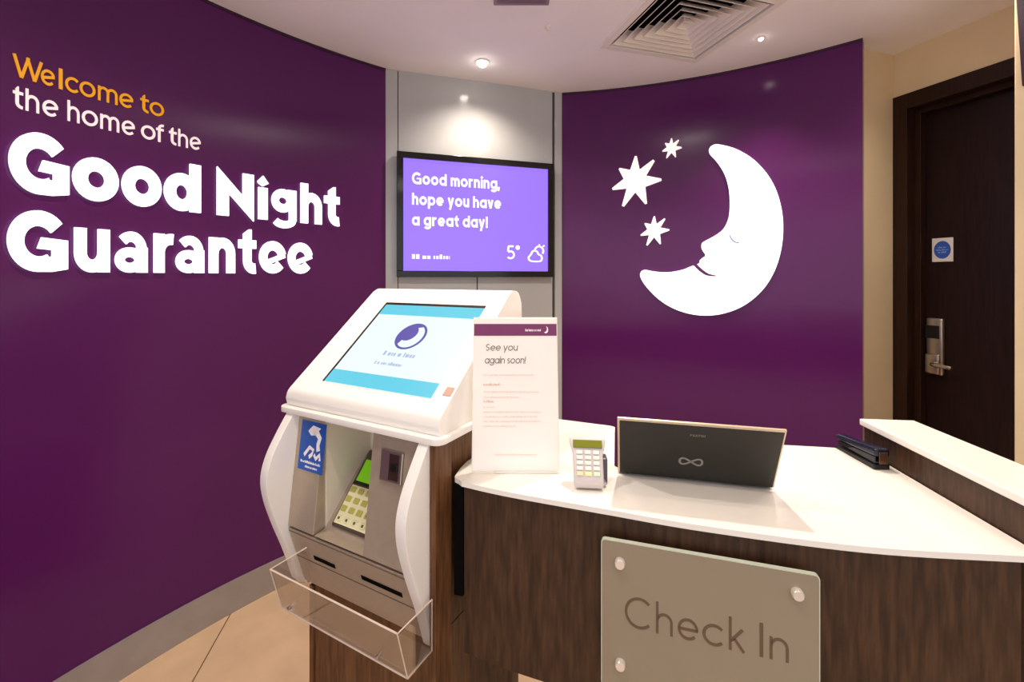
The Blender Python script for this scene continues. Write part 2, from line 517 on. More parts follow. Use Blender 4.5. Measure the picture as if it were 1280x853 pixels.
# ceiling with the opening of the air diffuser
VC = Vector((0.752, 1.945, 0)); VH = 0.272; VA = math.radians(16.5)
va, vb = Vector((math.cos(VA), math.sin(VA), 0)), Vector((-math.sin(VA), math.cos(VA), 0))
def vent_pt(a, b, z): return VC + va * a + vb * b + Vector((0, 0, z))
hs = VH - 0.03
mb = MB()
for z in (CEIL, CEIL + 0.05):
    mb.add([vent_pt(-4.5, -4.5, z), vent_pt(3.5, -4.5, z), vent_pt(3.5, 3, z), vent_pt(-4.5, 3, z),
            vent_pt(-hs, -hs, z), vent_pt(hs, -hs, z), vent_pt(hs, hs, z), vent_pt(-hs, hs, z)],
           [(0, 1, 5, 4), (1, 2, 6, 5), (2, 3, 7, 6), (3, 0, 4, 7)])
mb.f += [(4, 5, 13, 12), (5, 6, 14, 13), (6, 7, 15, 14), (7, 4, 12, 15), (0, 8, 9, 1), (1, 9, 10, 2), (2, 10, 11, 3), (3, 11, 8, 0)]
struct(mb.build('ceiling', CEILING))

# curved walls
def arc_wall(name, A, a0, a1, m, h0, h1, th, n=40, off=0.0, parent=None):
    mb = MB()
    for i in range(n + 1):
        a = a0 + (a1 - a0) * i / n
        mb.v += [tuple(A.pt(a, h0, off)), tuple(A.pt(a, h1, off)), tuple(A.pt(a, h1, off - th)), tuple(A.pt(a, h0, off - th))]
    for i in range(n):
        b = 4 * i
        for k in range(4):
            j = (k + 1) % 4
            mb.f.append((b + k, b + j, b + 4 + j, b + 4 + k))
    mb.f += [(0, 1, 2, 3), tuple(4 * n + k for k in (3, 2, 1, 0))]
    return mb.build(name, m, parent, smooth=True)

aL1 = LEFT.ang(482); aL0 = math.radians(196)
struct(arc_wall('wall_left', LEFT, aL0, aL1, PURPLE, 0, CEIL, 0.08))
struct(arc_wall('trim_1', LEFT, aL0, aL1, PURPLE_EDGE, CEIL - 0.012, CEIL, 0.003, off=0.003))
struct(arc_wall('baseboard_left', LEFT, aL0, aL1, BASEB, 0, 0.128, 0.012, off=0.012))
aM0, aM1 = MOON.ang(1078.5), MOON.ang(702.5)
struct(arc_wall('wall_right_purple', MOON, aM0, aM1, PURPLE, 0, CEIL, 0.06))
struct(arc_wall('trim_2', MOON, aM0, aM1, PURPLE_EDGE, CEIL - 0.012, CEIL, 0.003, off=0.003))
struct(arc_wall('baseboard_right', MOON, aM0, aM1, BASEB, 0, 0.128, 0.012, off=0.012))

# grey glass wall between the two purple ones (flat, carries the television)
B0 = LEFT.pt(aL1, 0); B1 = MOON.pt(aM1, 0)
bdir = (B1 - B0).normalized(); bn = Vector((bdir.y, -bdir.x, 0))      # bn points to the room
blen = (B1 - B0).length
def back(s, h, off=0.0): return B0 + bdir * s + bn * off + Vector((0, 0, h))
def back_s(x):      # pixel column -> distance along the grey wall
    d = Vector(((x - CX) / F, 1, 0))
    t = B0.dot(bn) / d.dot(bn)
    return (d * t - B0).dot(bdir)
def back_box(mb, s0, s1, h0, h1, o0, o1):
    return mb.hexa([back(s0, h0, o0), back(s1, h0, o0), back(s1, h0, o1), back(s0, h0, o1),
                    back(s0, h1, o0), back(s1, h1, o0), back(s1, h1, o1), back(s0, h1, o1)])
wb = struct(back_box(MB(), -0.06, blen + 0.05, 0, CEIL, -0.09, -0.012).build('wall_back', JOINT))
sA, sB, sC, sD = back_s(497), back_s(690.5), back_s(596.5), back_s(693)
hmid = 1.52
for s0, s1, h0, h1 in ((0.0, sA, 0, CEIL), (sA + .004, sB, hmid, CEIL), (sA + .004, sC - .003, 0, hmid - .004), (sC + .003, sB, 0, hmid - .004), (sD + .003, blen, 0, CEIL)):
    back_box(MB(), s0, s1, h0, h1, -0.012, 0.0).build('glass_panel', GREYGLASS, wb, bevel=0.0012, segs=1)

# beige wall by the door, door wall, near wall on the right
CR = Vector((1.888, 2.216, 0))
def room(u, t, h): return CR + E1 * u - E2 * t + Vector((0, 0, h))   # u to the right (into the door wall), t towards the viewer
def room_box(mb, u0, u1, t0, t1, h0, h1):
    return mb.hexa([room(u0, t0, h0), room(u1, t0, h0), room(u1, t1, h0), room(u0, t1, h0),
                    room(u0, t0, h1), room(u1, t0, h1), room(u1, t1, h1), room(u0, t1, h1)])
struct(room_box(MB(), -0.262, 0.25, -0.08, 0.0, 0, CEIL).build('wall_beige', BEIGE))
DTOP = 2.266
mb = MB()
room_box(mb, 0.0, 0.16, -0.0, 1.0, DTOP, CEIL)
room_box(mb, 0.0, 0.16, 0.86, 1.0, 0, DTOP)
struct(mb.build('wall_door', BEIGE))
# near wall at the right edge of the picture
PW = Vector((627.5 / F * 1.45, 1.45, 0))
def near(u, t, h): return PW + E1 * u - E2 * t + Vector((0, 0, h))
mb = MB().hexa([near(0, 0, 0), near(.9, 0, 0), near(.9, 2.6, 0), near(0, 2.6, 0), near(0, 0, CEIL), near(.9, 0, CEIL), near(.9, 2.6, CEIL), near(0, 2.6, CEIL)])
struct(mb.build('wall_right', BEIGE, bevel=0.004))
nrm = -E1
q = [at_plane(x, y, PW, nrm) for x, y in ((1271, -25), (1280, 108), (1330, 120), (1330, -40))]
mb = MB().hexa([p for p in q] + [p + nrm * 0.012 for p in q])
tag(mb.build('wall_panel', PURPLE_EDGE, bevel=0.002), 'dark purple panel with slanted edge high on the near right wall', 'panel')

# door
dr = struct(thing('door_1', 'dark wenge wooden door in a dark frame beyond the desk', 'door', room(0, 0, 0)))
loc0 = room(0, 0, 0)
def rb(*a):
    mb = MB(); room_box(mb, *a); mb.v = [tuple(Vector(p) - loc0) for p in mb.v]; return mb
# frame: outer architrave, then the lining, with the leaf set back
rb(-0.008, 0.16, 0.0, 0.062, 0, DTOP).build('frame_jamb', FRAMEW, dr, bevel=0.002)
rb(-0.008, 0.16, 0.80, 0.86, 0, DTOP).build('frame_jamb', FRAMEW, dr, bevel=0.002)
rb(-0.008, 0.16, 0.062, 0.80, DTOP - 0.075, DTOP).build('frame_head', FRAMEW, dr, bevel=0.002)
rb(0.045, 0.16, 0.062, 0.088, 0, DTOP - 0.075).build('door_stop', FRAMEW, dr, bevel=0.002)
rb(0.045, 0.16, 0.088, 0.80, DTOP - 0.10, DTOP - 0.075).build('door_stop', FRAMEW, dr, bevel=0.002)
UL = 0.085
rb(UL, UL + 0.045, 0.088, 0.80, 0.005, DTOP - 0.10).build('door_leaf', DOORW, dr, bevel=0.002)
def door_p(x, y): return at_plane(x, y, room(UL, 0, 0), -E1)
def door_st(x, y):
    p = door_p(x, y) - CR
    return -p.dot(E2), p.z
# lock plate with lever
t0, h1 = door_st(1161, 397); t1, h0 = door_st(1182, 470)
lk = rb(UL - 0.022, UL, t0, t1, h0, h1).build('lock_plate', STEEL, dr, bevel=0.008, segs=3, smooth=True)
hA, hB = h1 - (h1 - h0) * .13, h1 - (h1 - h0) * .36
rb(UL - 0.024, UL - 0.02, t0 - .001, t0 + (t1 - t0) * .82, hB, hA).build('card_slot', BLACK, lk, bevel=0.001)
rb(UL - 0.034, UL - 0.021, t0 + .001, t1 - .008, h0 + 0.004, h0 + (h1 - h0) * .36).build('lever_rose', STEEL, lk, bevel=0.008, segs=3, smooth=True)
tl, hl = door_st(1176, 455)
p = [room(UL - 0.03, tl, hl) - loc0, room(UL - 0.06, tl, hl) - loc0, room(UL - 0.066, tl + 0.012, hl) - loc0, room(UL - 0.066, tl + 0.075, hl - 0.004) - loc0]
MB().tube(p, [.010, .010, .010, .009], 10).build('lever_handle', STEEL, lk, smooth=True)
# blue round notice on the door
t0, h1 = door_st(1165.5, 298.5); t1, h0 = door_st(1192, 327)
sg = thing('door_notice', 'small white square notice with a blue disc on the dark door', 'sign', room(UL, (t0 + t1) / 2, h0))
l2 = room(UL, (t0 + t1) / 2, h0)
mb = MB(); room_box(mb, UL - 0.0035, UL - 0.0005, t0, t1, h0, h1); mb.v = [tuple(Vector(v) - l2) for v in mb.v]
mb.build('plate', DOORSIGN, sg, bevel=0.002)
ct, ch = (t0 + t1) / 2, (h0 + h1) / 2
def dfn(a, b, d): return room(UL - 0.0036 - d, ct + a, ch + b) - l2
R_ = (t1 - t0) * .40; RV = (h1 - h0) * .37 / R_
MB().prism([(R_ * math.cos(2 * PI * i / 28), R_ * RV * math.sin(2 * PI * i / 28)) for i in range(28)], lambda a, b: dfn(a, b, 0), lambda a, b: dfn(a, b, .0006)).build('blue_disc', DOORBLUE, sg)
mb = MB()
for k, (wd, yy) in enumerate(((.5, .35), (.75, .0), (.5, -.35))):
    dashes(mb, lambda a, b, d: dfn(a, b, d + .0007), -R_ * wd, R_ * wd, R_ * (yy - .1), R_ * .24, seed=k)
mb.build('print', mat('pale_blue_print', srgb(130, 160, 220), rough=.5), sg)

# ================================================================== CEILING FITTINGS
def downlight(x, y, label, power, size=75, r=0.035, aim=None, lens=True):
    t = thing('downlight', label, 'ceiling light', (x, y, CEIL), 0, 'recessed ceiling downlights')
    idf = lambda a, b, c: Vector((a, b, c))
    MB().lathe([(r * 1.05, -.0005), (r * 1.45, -.0005), (r * 1.40, -.006), (r * 1.1, -.007), (r * 1.05, -.004)], idf, 28).build('trim_ring', VENT, t, smooth=True)
    MB().lathe([(r * 1.02, -.0006), (r * 1.02, -.006), (r * .95, -.006 - r * .35), (r * .7, -.006 - r * .7), (r * .35, -.006 - r * .9), (r * .05, -.006 - r * .97)], idf, 24).build('lamp_lens', LAMP, t, smooth=True)
    ld = bpy.data.lights.new('downlight_beam', 'SPOT')
    ld.energy = power; ld.color = SPOT_WARM
    ld.spot_size = math.radians(size); ld.spot_blend = 1.0; ld.shadow_soft_size = 0.03
    lo = bpy.data.objects.new('downlight_beam', ld); C.objects.link(lo)
    lo.parent = t; lo.location = (0, 0, -0.012 - r * 1.05)
    if aim is not None:
        dv = Vector(aim) - Vector((x, y, CEIL - .02))
        lo.rotation_euler = dv.to_track_quat('-Z', 'Y').to_euler()
    return t

p = at_h(603, 77, CEIL)
bw = back(back_s(590), 1.9)
downlight(p.x, p.y, 'bright round downlight above the wall television', SPOT_W * .8, 140, r=0.024)
p = at_h(951, 47, CEIL)
downlight(p.x, p.y, 'small round downlight between the square vent and moon wall', SPOT_W * 1.1, 92, r=0.010)
downlight(1.52, 1.58, 'added unseen downlight in front of the dark door', SPOT_W * .55, 140)  # lamp added to brighten the beige wall and door
downlight(-0.75, 1.05, 'added unseen downlight in front of the lettering wall', SPOT_W * 1.0, 150)  # unseen lamp added as light for the lettering wall
downlight(0.47, 1.47, 'added unseen downlight above the reception worktop', SPOT_W * 1.7, 150)  # unseen lamp put in to light the worktop from behind
downlight(-0.25, 0.35, 'added unseen downlight above where the viewer stands', SPOT_W * .7, 150)  # added fill from the viewer's side, lamp not in view
downlight(1.1, 0.75, 'added unseen downlight above the raised ledge', SPOT_W * .3, 150)  # unseen lamp added for light around the ledge
downlight(0.55, -0.45, 'added unseen downlight behind the viewer', SPOT_W * .5, 150)  # added fill for the kiosk front, lamp unseen

# small pip sprinkler
p = at_h(685, 33, CEIL)
sp = thing('sprinkler_head', 'tiny white sprinkler head on the ceiling left of the vent', 'sprinkler', (p.x, p.y, CEIL))
idf = lambda a, b, c: Vector((a, b, c))
MB().lathe([(.014, -.0005), (.013, -.004), (.006, -.006)], idf, 18).build('rose', VENT, sp, smooth=True)
MB().lathe([(.004, -.005), (.004, -.014), (.007, -.015), (.007, -.0165), (.001, -.018)], idf, 14).build('nozzle', VENT, sp, smooth=True)

# grille whose edge shows at the top of the picture
p0, p1 = at_h(617, 1, CEIL), at_h(686, 4, CEIL)
tt = thing('ceiling_grille', 'grey ceiling grille cut off by the top edge of the picture', 'grille', ((p0.x + p1.x) / 2, p1.y - .09, CEIL), 0)
wv = (p1.x - p0.x) / 2
mb = MB(); mb.box(-wv, wv, -.09, .09, -.010, -.0005); mb.build('frame', mat('mauve_grey_metal', srgb(150, 122, 140), rough=.5), tt, bevel=0.003)
for k in range(5):
    y = -.064 + k * .032
    MB().box(-wv + .014, wv - .014, y - .008, y + .008, -.0125, -.0098).build('slat', mat('grille_slat', srgb(120, 100, 112), rough=.5), tt, bevel=.001, segs=1)

# square four-way air diffuser
vt = thing('air_diffuser', 'square white louvred air diffuser in the ceiling', 'vent', (VC.x, VC.y, CEIL), VA)
mb = MB()
def frustum(mb, a0, z0, a1, z1):
    q = [(-1, -1), (1, -1), (1, 1), (-1, 1)]
    n = len(mb.v)
    mb.v += [(x * a0, y * a0, z0) for x, y in q] + [(x * a1, y * a1, z1) for x, y in q]
    for k in range(4):
        j = (k + 1) % 4
        mb.f.append((n + k, n + j, n + 4 + j, n + 4 + k))
frustum(mb, VH, -.0005, VH - .004, -.010); frustum(mb, VH - .004, -.010, VH - .034, -.012); frustum(mb, VH - .034, -.012, VH - .040, .03)
mb.build('frame', VENT, vt, recalc=False)
NB = 7
for k in range(NB):
    a = (VH - .040) * (1 - (k + .15) / NB)
    st = (VH - .040) / NB
    mb = MB()
    ins = min(a - .002, st * 1.45)
    frustum(mb, a, -.008, a - ins, .040)
    frustum(mb, a - .003, -.008, max(.001, a - ins - .003), .040)
    frustum(mb, a, -.008, a - .003, -.008)
    mb.build('louvre', VENT, vt, recalc=False)
MB().box(-hs - .005, hs + .005, -hs - .005, hs + .005, .052, .2).build('plenum', DARKGAP, vt)

# ================================================================== LETTERING AND MOON
def wall_letters(name, label, m, w, base, xh, rows, depth, A=1.3, heavy=False, lit=0.002, **kw):
    """rows: (character, left pixel, right pixel)"""
    a_mid = LEFT.ang((rows[0][1] + rows[-1][2]) / 2)
    o = LEFT.pt(a_mid, base)
    t = thing(name, label, 'wall lettering', o)
    for ch, x0, x1 in rows:
        P, W = bold(ch) if heavy else glyph(ch, w, A=A, **kw)
        if heavy: x0, x1 = x0 + .7, x1 - .7
        a0, a1 = LEFT.ang(x0, LEFT.r - lit), LEFT.ang(x1, LEFT.r - lit)
        lo, hi = (0, W)
        mb = MB()
        fn = lambda a, b, d: LEFT.pt(a0 + (a1 - a0) * (a - lo) / (hi - lo), base + b * xh, lit + d) - o
        put(mb, P, w, fn, depth)
        mb.build('letter', m, t)
    return t

wall_letters('wall_lettering', 'yellow wall lettering reading Welcome to', YELLOW, .175, 1.969, .049,
             [('W', 15.5, 53), ('e', 50.6, 68.6), ('l', 73, 77.8), ('c', 81, 98), ('o', 99, 119), ('m', 122, 146.6), ('e', 148.7, 166.7), ('t', 175, 185.7), ('o', 186.7, 204.7)], .003, A=1.32, slant_e=14)
wall_letters('wall_lettering', 'thin white wall lettering reading the home of the', LINE_WHITE, .175, 1.876, .050,
             [('t', 15.8, 28.5), ('h', 31.6, 48.5), ('e', 52.7, 72.8), ('h', 84, 99), ('o', 102, 122), ('m', 125, 148.7), ('e', 152, 168.8), ('o', 176, 194), ('f', 195, 204.6), ('t', 211, 220.5), ('h', 222.5, 234.6), ('e', 237, 251)], .003, A=1.32, slant_e=14)
wall_letters('wall_lettering', 'large bold white wall lettering reading Good Night', LETTER_WHITE, .335, 1.631, .143,
             [('G', 9.4, 85.7), ('o', 89, 147.7), ('o', 150.7, 201.4), ('d', 204, 250.9), ('N', 269.8, 317), ('i', 320.6, 335.6), ('g', 338, 370.5), ('h', 374.5, 402.4), ('t', 404, 425)], .010, heavy=True, lit=.006)
wall_letters('wall_lettering', 'large bold white wall lettering reading Guarantee', LETTER_WHITE, .335, 1.397, .143,
             [('G', 7.4, 84), ('u', 91, 136.6), ('a', 142, 184), ('r', 190.8, 218.6), ('a', 218, 254.9), ('n', 259.9, 293.7), ('t', 296.7, 320.6), ('e', 322.6, 357.5), ('e', 358.5, 391)], .010, heavy=True, lit=.006)

# the moon with its sleeping profile
def zp(a, b): return (750 + a / 3.412, 160 + b / 3.412)
def smooth_path(pts, n=5, closed=True):
    out = []
    m_ = len(pts)
    for i in range(m_ if closed else m_ - 1):
        p0, p1, p2, p3 = (pts[(i - 1) % m_], pts[i], pts[(i + 1) % m_], pts[(i + 2) % m_]) if closed else (pts[max(0, i - 1)], pts[i], pts[i + 1], pts[min(m_ - 1, i + 2)])
        for k in range(n):
            t = k / n
            out.append(tuple(.5 * ((2 * p1[c]) + (-p0[c] + p2[c]) * t + (2 * p0[c] - 5 * p1[c] + 4 * p2[c] - p3[c]) * t * t + (-p0[c] + 3 * p1[c] - 3 * p2[c] + p3[c]) * t ** 3) for c in (0, 1)))
    if not closed: out.append(tuple(pts[-1]))
    return out
outer = smooth_path([(415, 583), (440, 606), (465, 622), (498, 630)], 4, False)   # lower lip line, going in
outer += smooth_path([(494, 634), (455, 630), (425, 612), (400, 588)], 4, False)
outer += smooth_path([(396, 588), (350, 606), (290, 616), (235, 613), (192, 606), (174, 616), (174, 640), (200, 680), (250, 730), (310, 768), (380, 792), (450, 800), (520, 793), (590, 770), (650, 733), (705, 678), (745, 610), (770, 535), (781, 455), (779, 375), (762, 295), (733, 228), (690, 170), (640, 125), (580, 92), (525, 76), (490, 73), (468, 88), (468, 112), (500, 148), (532, 200), (550, 262), (554, 330), (549, 385), (530, 428), (500, 455), (455, 480), (436, 492), (433, 508), (438, 524), (450, 540)], 4, False)
outer += [(448, 549), (436, 556), (426, 566), (425, 576)]
outline = []
for a, b in outer:
    x, y = zp(a, b)
    outline.append((MOON.ang(x), MOON.height(x, y)))
mo = MOON.pt(MOON.ang(900), 1.15)
mn = thing('moon_emblem', 'large white crescent moon with sleeping face on the purple wall', 'emblem', mo)
cm = MB().prism([(a * MOON.r, b) for a, b in outline], lambda a, b: Vector((a, b, .002)), lambda a, b: Vector((a, b, .014)))
me = bpy.data.meshes.new('crescent'); me.from_pydata(cm.v, [], cm.f)
bm = bmesh.new(); bm.from_mesh(me)
x_lo, x_hi = min(v.co.x for v in bm.verts), max(v.co.x for v in bm.verts)
for i in range(1, 24):                      # slice it so that it follows the curve of the wall
    bmesh.ops.bisect_plane(bm, geom=bm.verts[:] + bm.edges[:] + bm.faces[:], plane_co=(x_lo + (x_hi - x_lo) * i / 24, 0, 0), plane_no=(1, 0, 0), dist=1e-6)
for v in bm.verts: v.co = MOON.pt(v.co.x / MOON.r, v.co.y, v.co.z) - mo
bmesh.ops.recalc_face_normals(bm, faces=bm.faces)
bm.to_mesh(me); bm.free()
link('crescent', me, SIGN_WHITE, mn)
ey = [zp(a, b) for a, b in smooth_path([(553, 458), (563, 476), (578, 488), (594, 490)], 4, False)]
mb = MB()
eyp = [(MOON.ang(x), MOON.height(x, y)) for x, y in ey]
a_c = eyp[0][0]
RR = MOON.r
mb.strip([(-(a - a_c) * RR, h) for a, h in eyp], .006, lambda s, h, d: MOON.pt(a_c - s / RR, h, .0142 + d) - mo, .002)
mb.build('closed_eye', EYEBLUE, mn)

star7 = [(153, 122), (230, 140), (262, 222), (197, 325), (98, 335), (53, 262), (82, 175)]
scx, scy = 151, 226
def star(cx, cy, k, label):
    pts = []
    tips = [((a - scx), (b - scy)) for a, b in star7]
    for i in range(7):
        t_, n_ = tips[i], tips[(i + 1) % 7]
        at0, at1 = math.atan2(t_[1], t_[0]), math.atan2(n_[1], n_[0])
        if at1 < at0: at1 += 2 * PI
        pts += [(t_[0] - t_[1] * .04, t_[1] + t_[0] * .04)]
        am = (at0 + at1) / 2
        pts += [(50 * math.cos(am), 50 * math.sin(am))]
        pts += [(n_[0] + n_[1] * .04, n_[1] - n_[0] * .04)]
    poly = []
    for a, b in pts:
        x, y = zp(cx + a * k, cy + b * k)
        poly.append((MOON.ang(x), MOON.height(x, y)))
    x, y = zp(cx, cy)
    so = MOON.pt(MOON.ang(x), MOON.height(x, y))
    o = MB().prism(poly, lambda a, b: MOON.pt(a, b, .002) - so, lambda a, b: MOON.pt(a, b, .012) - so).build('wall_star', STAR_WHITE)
    o.location = so
    tag(o, label, 'star', 'white seven-pointed stars on the purple wall')
star(151, 226, 1.0, 'largest white seven-pointed star left of the moon')
star(305, 87, .395, 'smallest white star, topmost beside the moon tip')
star(231, 438, .585, 'middle-sized white star, lowest, above the moon chin')

# ================================================================== TELEVISION
s0, s1 = back_s(494), back_s(691)
# heights from the two ends
def back_h(x, y):
    d = back(back_s(x), 0)
    return EYE - (y - CY) / F * d.y
h1 = (back_h(494, 191) + back_h(691, 207)) / 2; h0 = (back_h(494, 346) + back_h(691, 347)) / 2
OFF = 0.008
o = back(s0, h0)
tv = thing('wall_television', 'black-framed wall screen showing a purple good morning greeting', 'television', o)
def tvb(mb, a0, a1, b0, b1, o0, o1):
    back_box(mb, a0, a1, b0, b1, o0, o1); mb.v = [tuple(Vector(p) - o) for p in mb.v]; return mb
s0 += .006; s1 -= .012
bz = .033
tvb(MB(), s0 + .01, s1 - .01, h0 + .01, h1 - .01, 0.001, OFF + .022).build('casing', BLACK, tv)
for a in ((s0, s1, h1 - bz, h1), (s0, s1, h0, h0 + bz), (s0, s0 + bz, h0 + bz, h1 - bz), (s1 - bz, s1, h0 + bz, h1 - bz)):
    tvb(MB(), *a, OFF + .002, OFF + .034).build('bezel', BLACK_GLOSS, tv, bevel=.002)
scr = tvb(MB(), s0 + bz, s1 - bz, h0 + bz, h1 - bz, OFF + .015, OFF + .024).build('screen', SCREEN, tv)
sw, sh = s1 - s0 - 2 * bz, h1 - h0 - 2 * bz
def tvf(a, b, d): return back(s0 + bz + a * sw, h0 + bz + b * sh, OFF + .0242 + d) - o
ar = sw / sh
def tvt(text, x, y, size, w, xs, name='screen_text', **kw):
    mb = MB()
    fn = lambda a, b, d: tvf(a, b, d)
    line_text(mb, text, lambda a, b, d: tvf(x + (a - x), y + (b - y), d), x, y, size, w=w, xs=xs, d=.0006, **kw)
    return mb.build(name, SCREEN_TXT, scr)
tvt('Good morning,', .055, .775, .080, .27, .60)
tvt('hope you have', .055, .590, .080, .27, .60)
tvt('a great day!', .055, .405, .080, .27, .60)
tvt('5\u00b0', .695, .115, .10, .17, .75)
mb = MB(); dashes(mb, tvf, .055, .30, .108, .04, seed=5); mb.build('screen_text', SCREEN_TXT, scr)
# cloud with sun
mb = MB()
def cl(a, b): return (.855 + a * .11, .09 + b * .15)
cloud = smooth_path([(0.08, .1), (0.0, .3), (.15, .48), (.3, .72), (.55, .7), (.68, .5), (.85, .42), (.9, .2), (.78, .06), (.4, .04)], 4)
mb.strip([cl(a, b) for a, b in cloud], .014, tvf, .0006, closed=True)
mb.strip([cl(a, b) for a, b in smooth_path([(.42, .82), (.6, 1.0), (.85, .98), (1.0, .78), (.96, .55)], 4, False)], .014, tvf, .0006)
for a0, b0, a1, b1 in ((.72, 1.06, .73, 1.16), (.98, 1.0, 1.08, 1.1)):
    mb.strip([cl(a0, b0), cl(a1, b1)], .012, tvf, .0006)
mb.build('weather_icon', SCREEN_TXT, scr)

# ================================================================== RECEPTION DESK
front = [Vector((-.1055, .969, 0)), Vector((-.005, .923, 0)), Vector((.183, .854, 0)), Vector((.342, .798, 0)), Vector((.579, .737, 0)), Vector((.8135, .712, 0))]
front = [v * .9556 for v in front]
fc = [Vector((a, b, 0)) for a, b in smooth_path([(v.x, v.y) for v in front], 8, False)]
def offset_path(path, d):
    out = []
    for i, p in enumerate(path):
        t = (path[min(len(path) - 1, i + 1)] - path[max(0, i - 1)]).normalized()
        out.append(p + Vector((t.y, -t.x, 0)) * d)      # towards the viewer
    return out
DB = 0.602
DESK = Vector((0.35, 0.95, 0))
desk = thing('reception_desk', 'curved dark wood reception desk with a raised ledge at its right end', 'desk', DESK)
def wall_from_path(path, th, z0, z1):
    inner = offset_path(path, -th)
    mb = MB(); n = len(path)
    for i in range(n):
        mb.v += [tuple(path[i] + Vector((0, 0, z0)) - DESK), tuple(path[i] + Vector((0, 0, z1)) - DESK), tuple(inner[i] + Vector((0, 0, z1)) - DESK), tuple(inner[i] + Vector((0, 0, z0)) - DESK)]
    for i in range(n - 1):
        b = 4 * i
        for k in range(4):
            j = (k + 1) % 4
            mb.f.append((b + k, b + j, b + 4 + j, b + 4 + k))
    mb.f += [(0, 1, 2, 3), tuple(4 * (n - 1) + k for k in (3, 2, 1, 0))]
    return mb
pan = offset_path(fc, -.004)
wall_from_path(pan, .03, DB, TOP - .0105).build('front_panel', WOOD, desk, smooth=True)
# left end panel running back along the kiosk, right end panel under the ledge
KB = Vector((.481, .877, 0)).normalized(); KA = Vector((.877, -.481, 0)).normalized()
def slab(mb, p, a, la, b, lb, z0, z1):
    c = [p, p + a * la, p + a * la + b * lb, p + b * lb]
    mb.hexa([v + Vector((0, 0, z0)) - DESK for v in c] + [v + Vector((0, 0, z1)) - DESK for v in c]); return mb
pl = pan[0] + KB * .034 + KA * .003
slab(MB(), pl, KA, .025, KB, .36, DB, TOP - .0105).build('end_panel', WOOD, desk, bevel=.001)
slab(MB(), Vector((-.090, .943, 0)), Vector((.955, -.297, 0)), .094, KB, .03, 0, DB).build('support_leg', WOOD, desk, bevel=.002)
slab(MB(), Vector((-.1205, .932, 0)), Vector((.955, -.297, 0)), .019, KB, .02, .72, TOP - .0105).build('gap_shade_strip', DARKGAP, desk)  # black strip standing for the shade between kiosk and desk
UPD = Vector((.847 - .808, 1.009 - .707, 0)).normalized()
UPN = Vector((UPD.y, -UPD.x, 0))           # to the right
up0 = Vector((.808, .707, 0)) - UPD * .03
slab(MB(), up0, UPD, .418, UPN, .03, TOP - .0095, 1.02).build('upstand', WOOD, desk, bevel=.001)
slab(MB(), up0 + UPN * .03, UPD, .418, UPN, .085, 0, 1.02).build('end_cabinet', WOOD, desk, bevel=.002)
lg0 = Vector((.797, .66, 0))
LGD = Vector((.845 - .7995, 1.096 - .70, 0)).normalized(); LGN = Vector((LGD.y, -LGD.x, 0))
slab(MB(), lg0, LGD, .436, LGN, .122, 1.0205, 1.036).build('raised_ledge', WHITE_TOP, desk, bevel=.003)

# continuous white worktop
wt = []
edge = offset_path(fc, .006)
wt += [(p.x, p.y) for p in reversed(edge)]
wt = [(.8005, .672)] + wt
wt += smooth_path([(-.112, .933), (-.1205, .942), (-.1185, .960)], 3, False)
wt += [(-.114, .985), (-.102, 1.025), (.062, 1.324)] + smooth_path([(.076, 1.344), (.09, 1.348), (.115, 1.337)], 3, False)
wt += smooth_path([(.255, 1.278), (.278, 1.268), (.288, 1.256), (.284, 1.238)], 3, False)
wt += smooth_path([(.2285, 1.0), (.2315, .992), (.238, .992), (.243, 1.0)], 3, False)
wt += [(.312, 1.165), (.70, 1.12), (.855, 1.0945)]
mbw = MB().prism([(a - .35, b - .95) for a, b in wt], lambda a, b: Vector((a, b, -.010)), lambda a, b: Vector((a, b, 0)))
wk = mbw.build('worktop', WHITE_TOP, bevel=.002, segs=2)
wk.location = (.35, .95, TOP)
tag(wk, 'glossy white worktop with a curved front edge on the dark reception desk', 'worktop')

# check-in plaque, glass on stand-off studs
TLp, TRp = (752, 672), (1023, 714)
# a flat plate: its plane stands about 3 cm in front of the curved panel
def front_hit(x, off):
    path = offset_path(pan, off)
    d = (x - CX) / F
    for i in range(len(path) - 1):
        a, b = path[i], path[i + 1]
        fa, fb = a.x - d * a.y, b.x - d * b.y
        if fa <= 0 <= fb:
            return a + (b - a) * (-fa / (fb - fa))
    return path[-1]
qa, qb = front_hit(752, .022), front_hit(1023, .022)
qd = (qb - qa).normalized(); qn = Vector((qd.y, -qd.x, 0)); ql = (qb - qa).length
zt = EYE - ((672 - CY) / F * qa.y + (714 - CY) / F * qb.y) / 2
zb = EYE - (851 - CY) / F * qa.y
PQ = Vector((qa.x, qa.y, zb))
pq = thing('check_in_sign', 'frosted glass plaque engraved Check In on the desk front', 'sign', PQ)
def qf(a, b, d): return qa + qd * a + qn * d + Vector((0, 0, zb + b)) - PQ
qh = zt - zb
def rrect(x0, x1, y0, y1, r, n=5):
    out = []
    for cx, cy, a0 in ((x1 - r, y1 - r, 0), (x0 + r, y1 - r, 90), (x0 + r, y0 + r, 180), (x1 - r, y0 + r, 270)):
        out += [(cx + r * math.cos(math.radians(a0 + 90 * i / n)), cy + r * math.sin(math.radians(a0 + 90 * i / n))) for i in range(n + 1)]
    return out
MB().prism(rrect(0, ql, 0, qh, .007), lambda a, b: qf(a, b, .0), lambda a, b: qf(a, b, .008)).build('glass_plate', FROST_EDGE, pq)
MB().prism(rrect(.0015, ql - .0015, .0015, qh - .0015, .006), lambda a, b: qf(a, b, .0078), lambda a, b: qf(a, b, .0086)).build('frosted_face', FROST, pq)
def q_uv(x, y):
    p = at_plane(x, y, qa + qn * .0086, qn)
    return (p - qa).dot(qd), p.z - zb
studs = [q_uv(775, 703), q_uv(996, 741), q_uv(775.5, 829)]
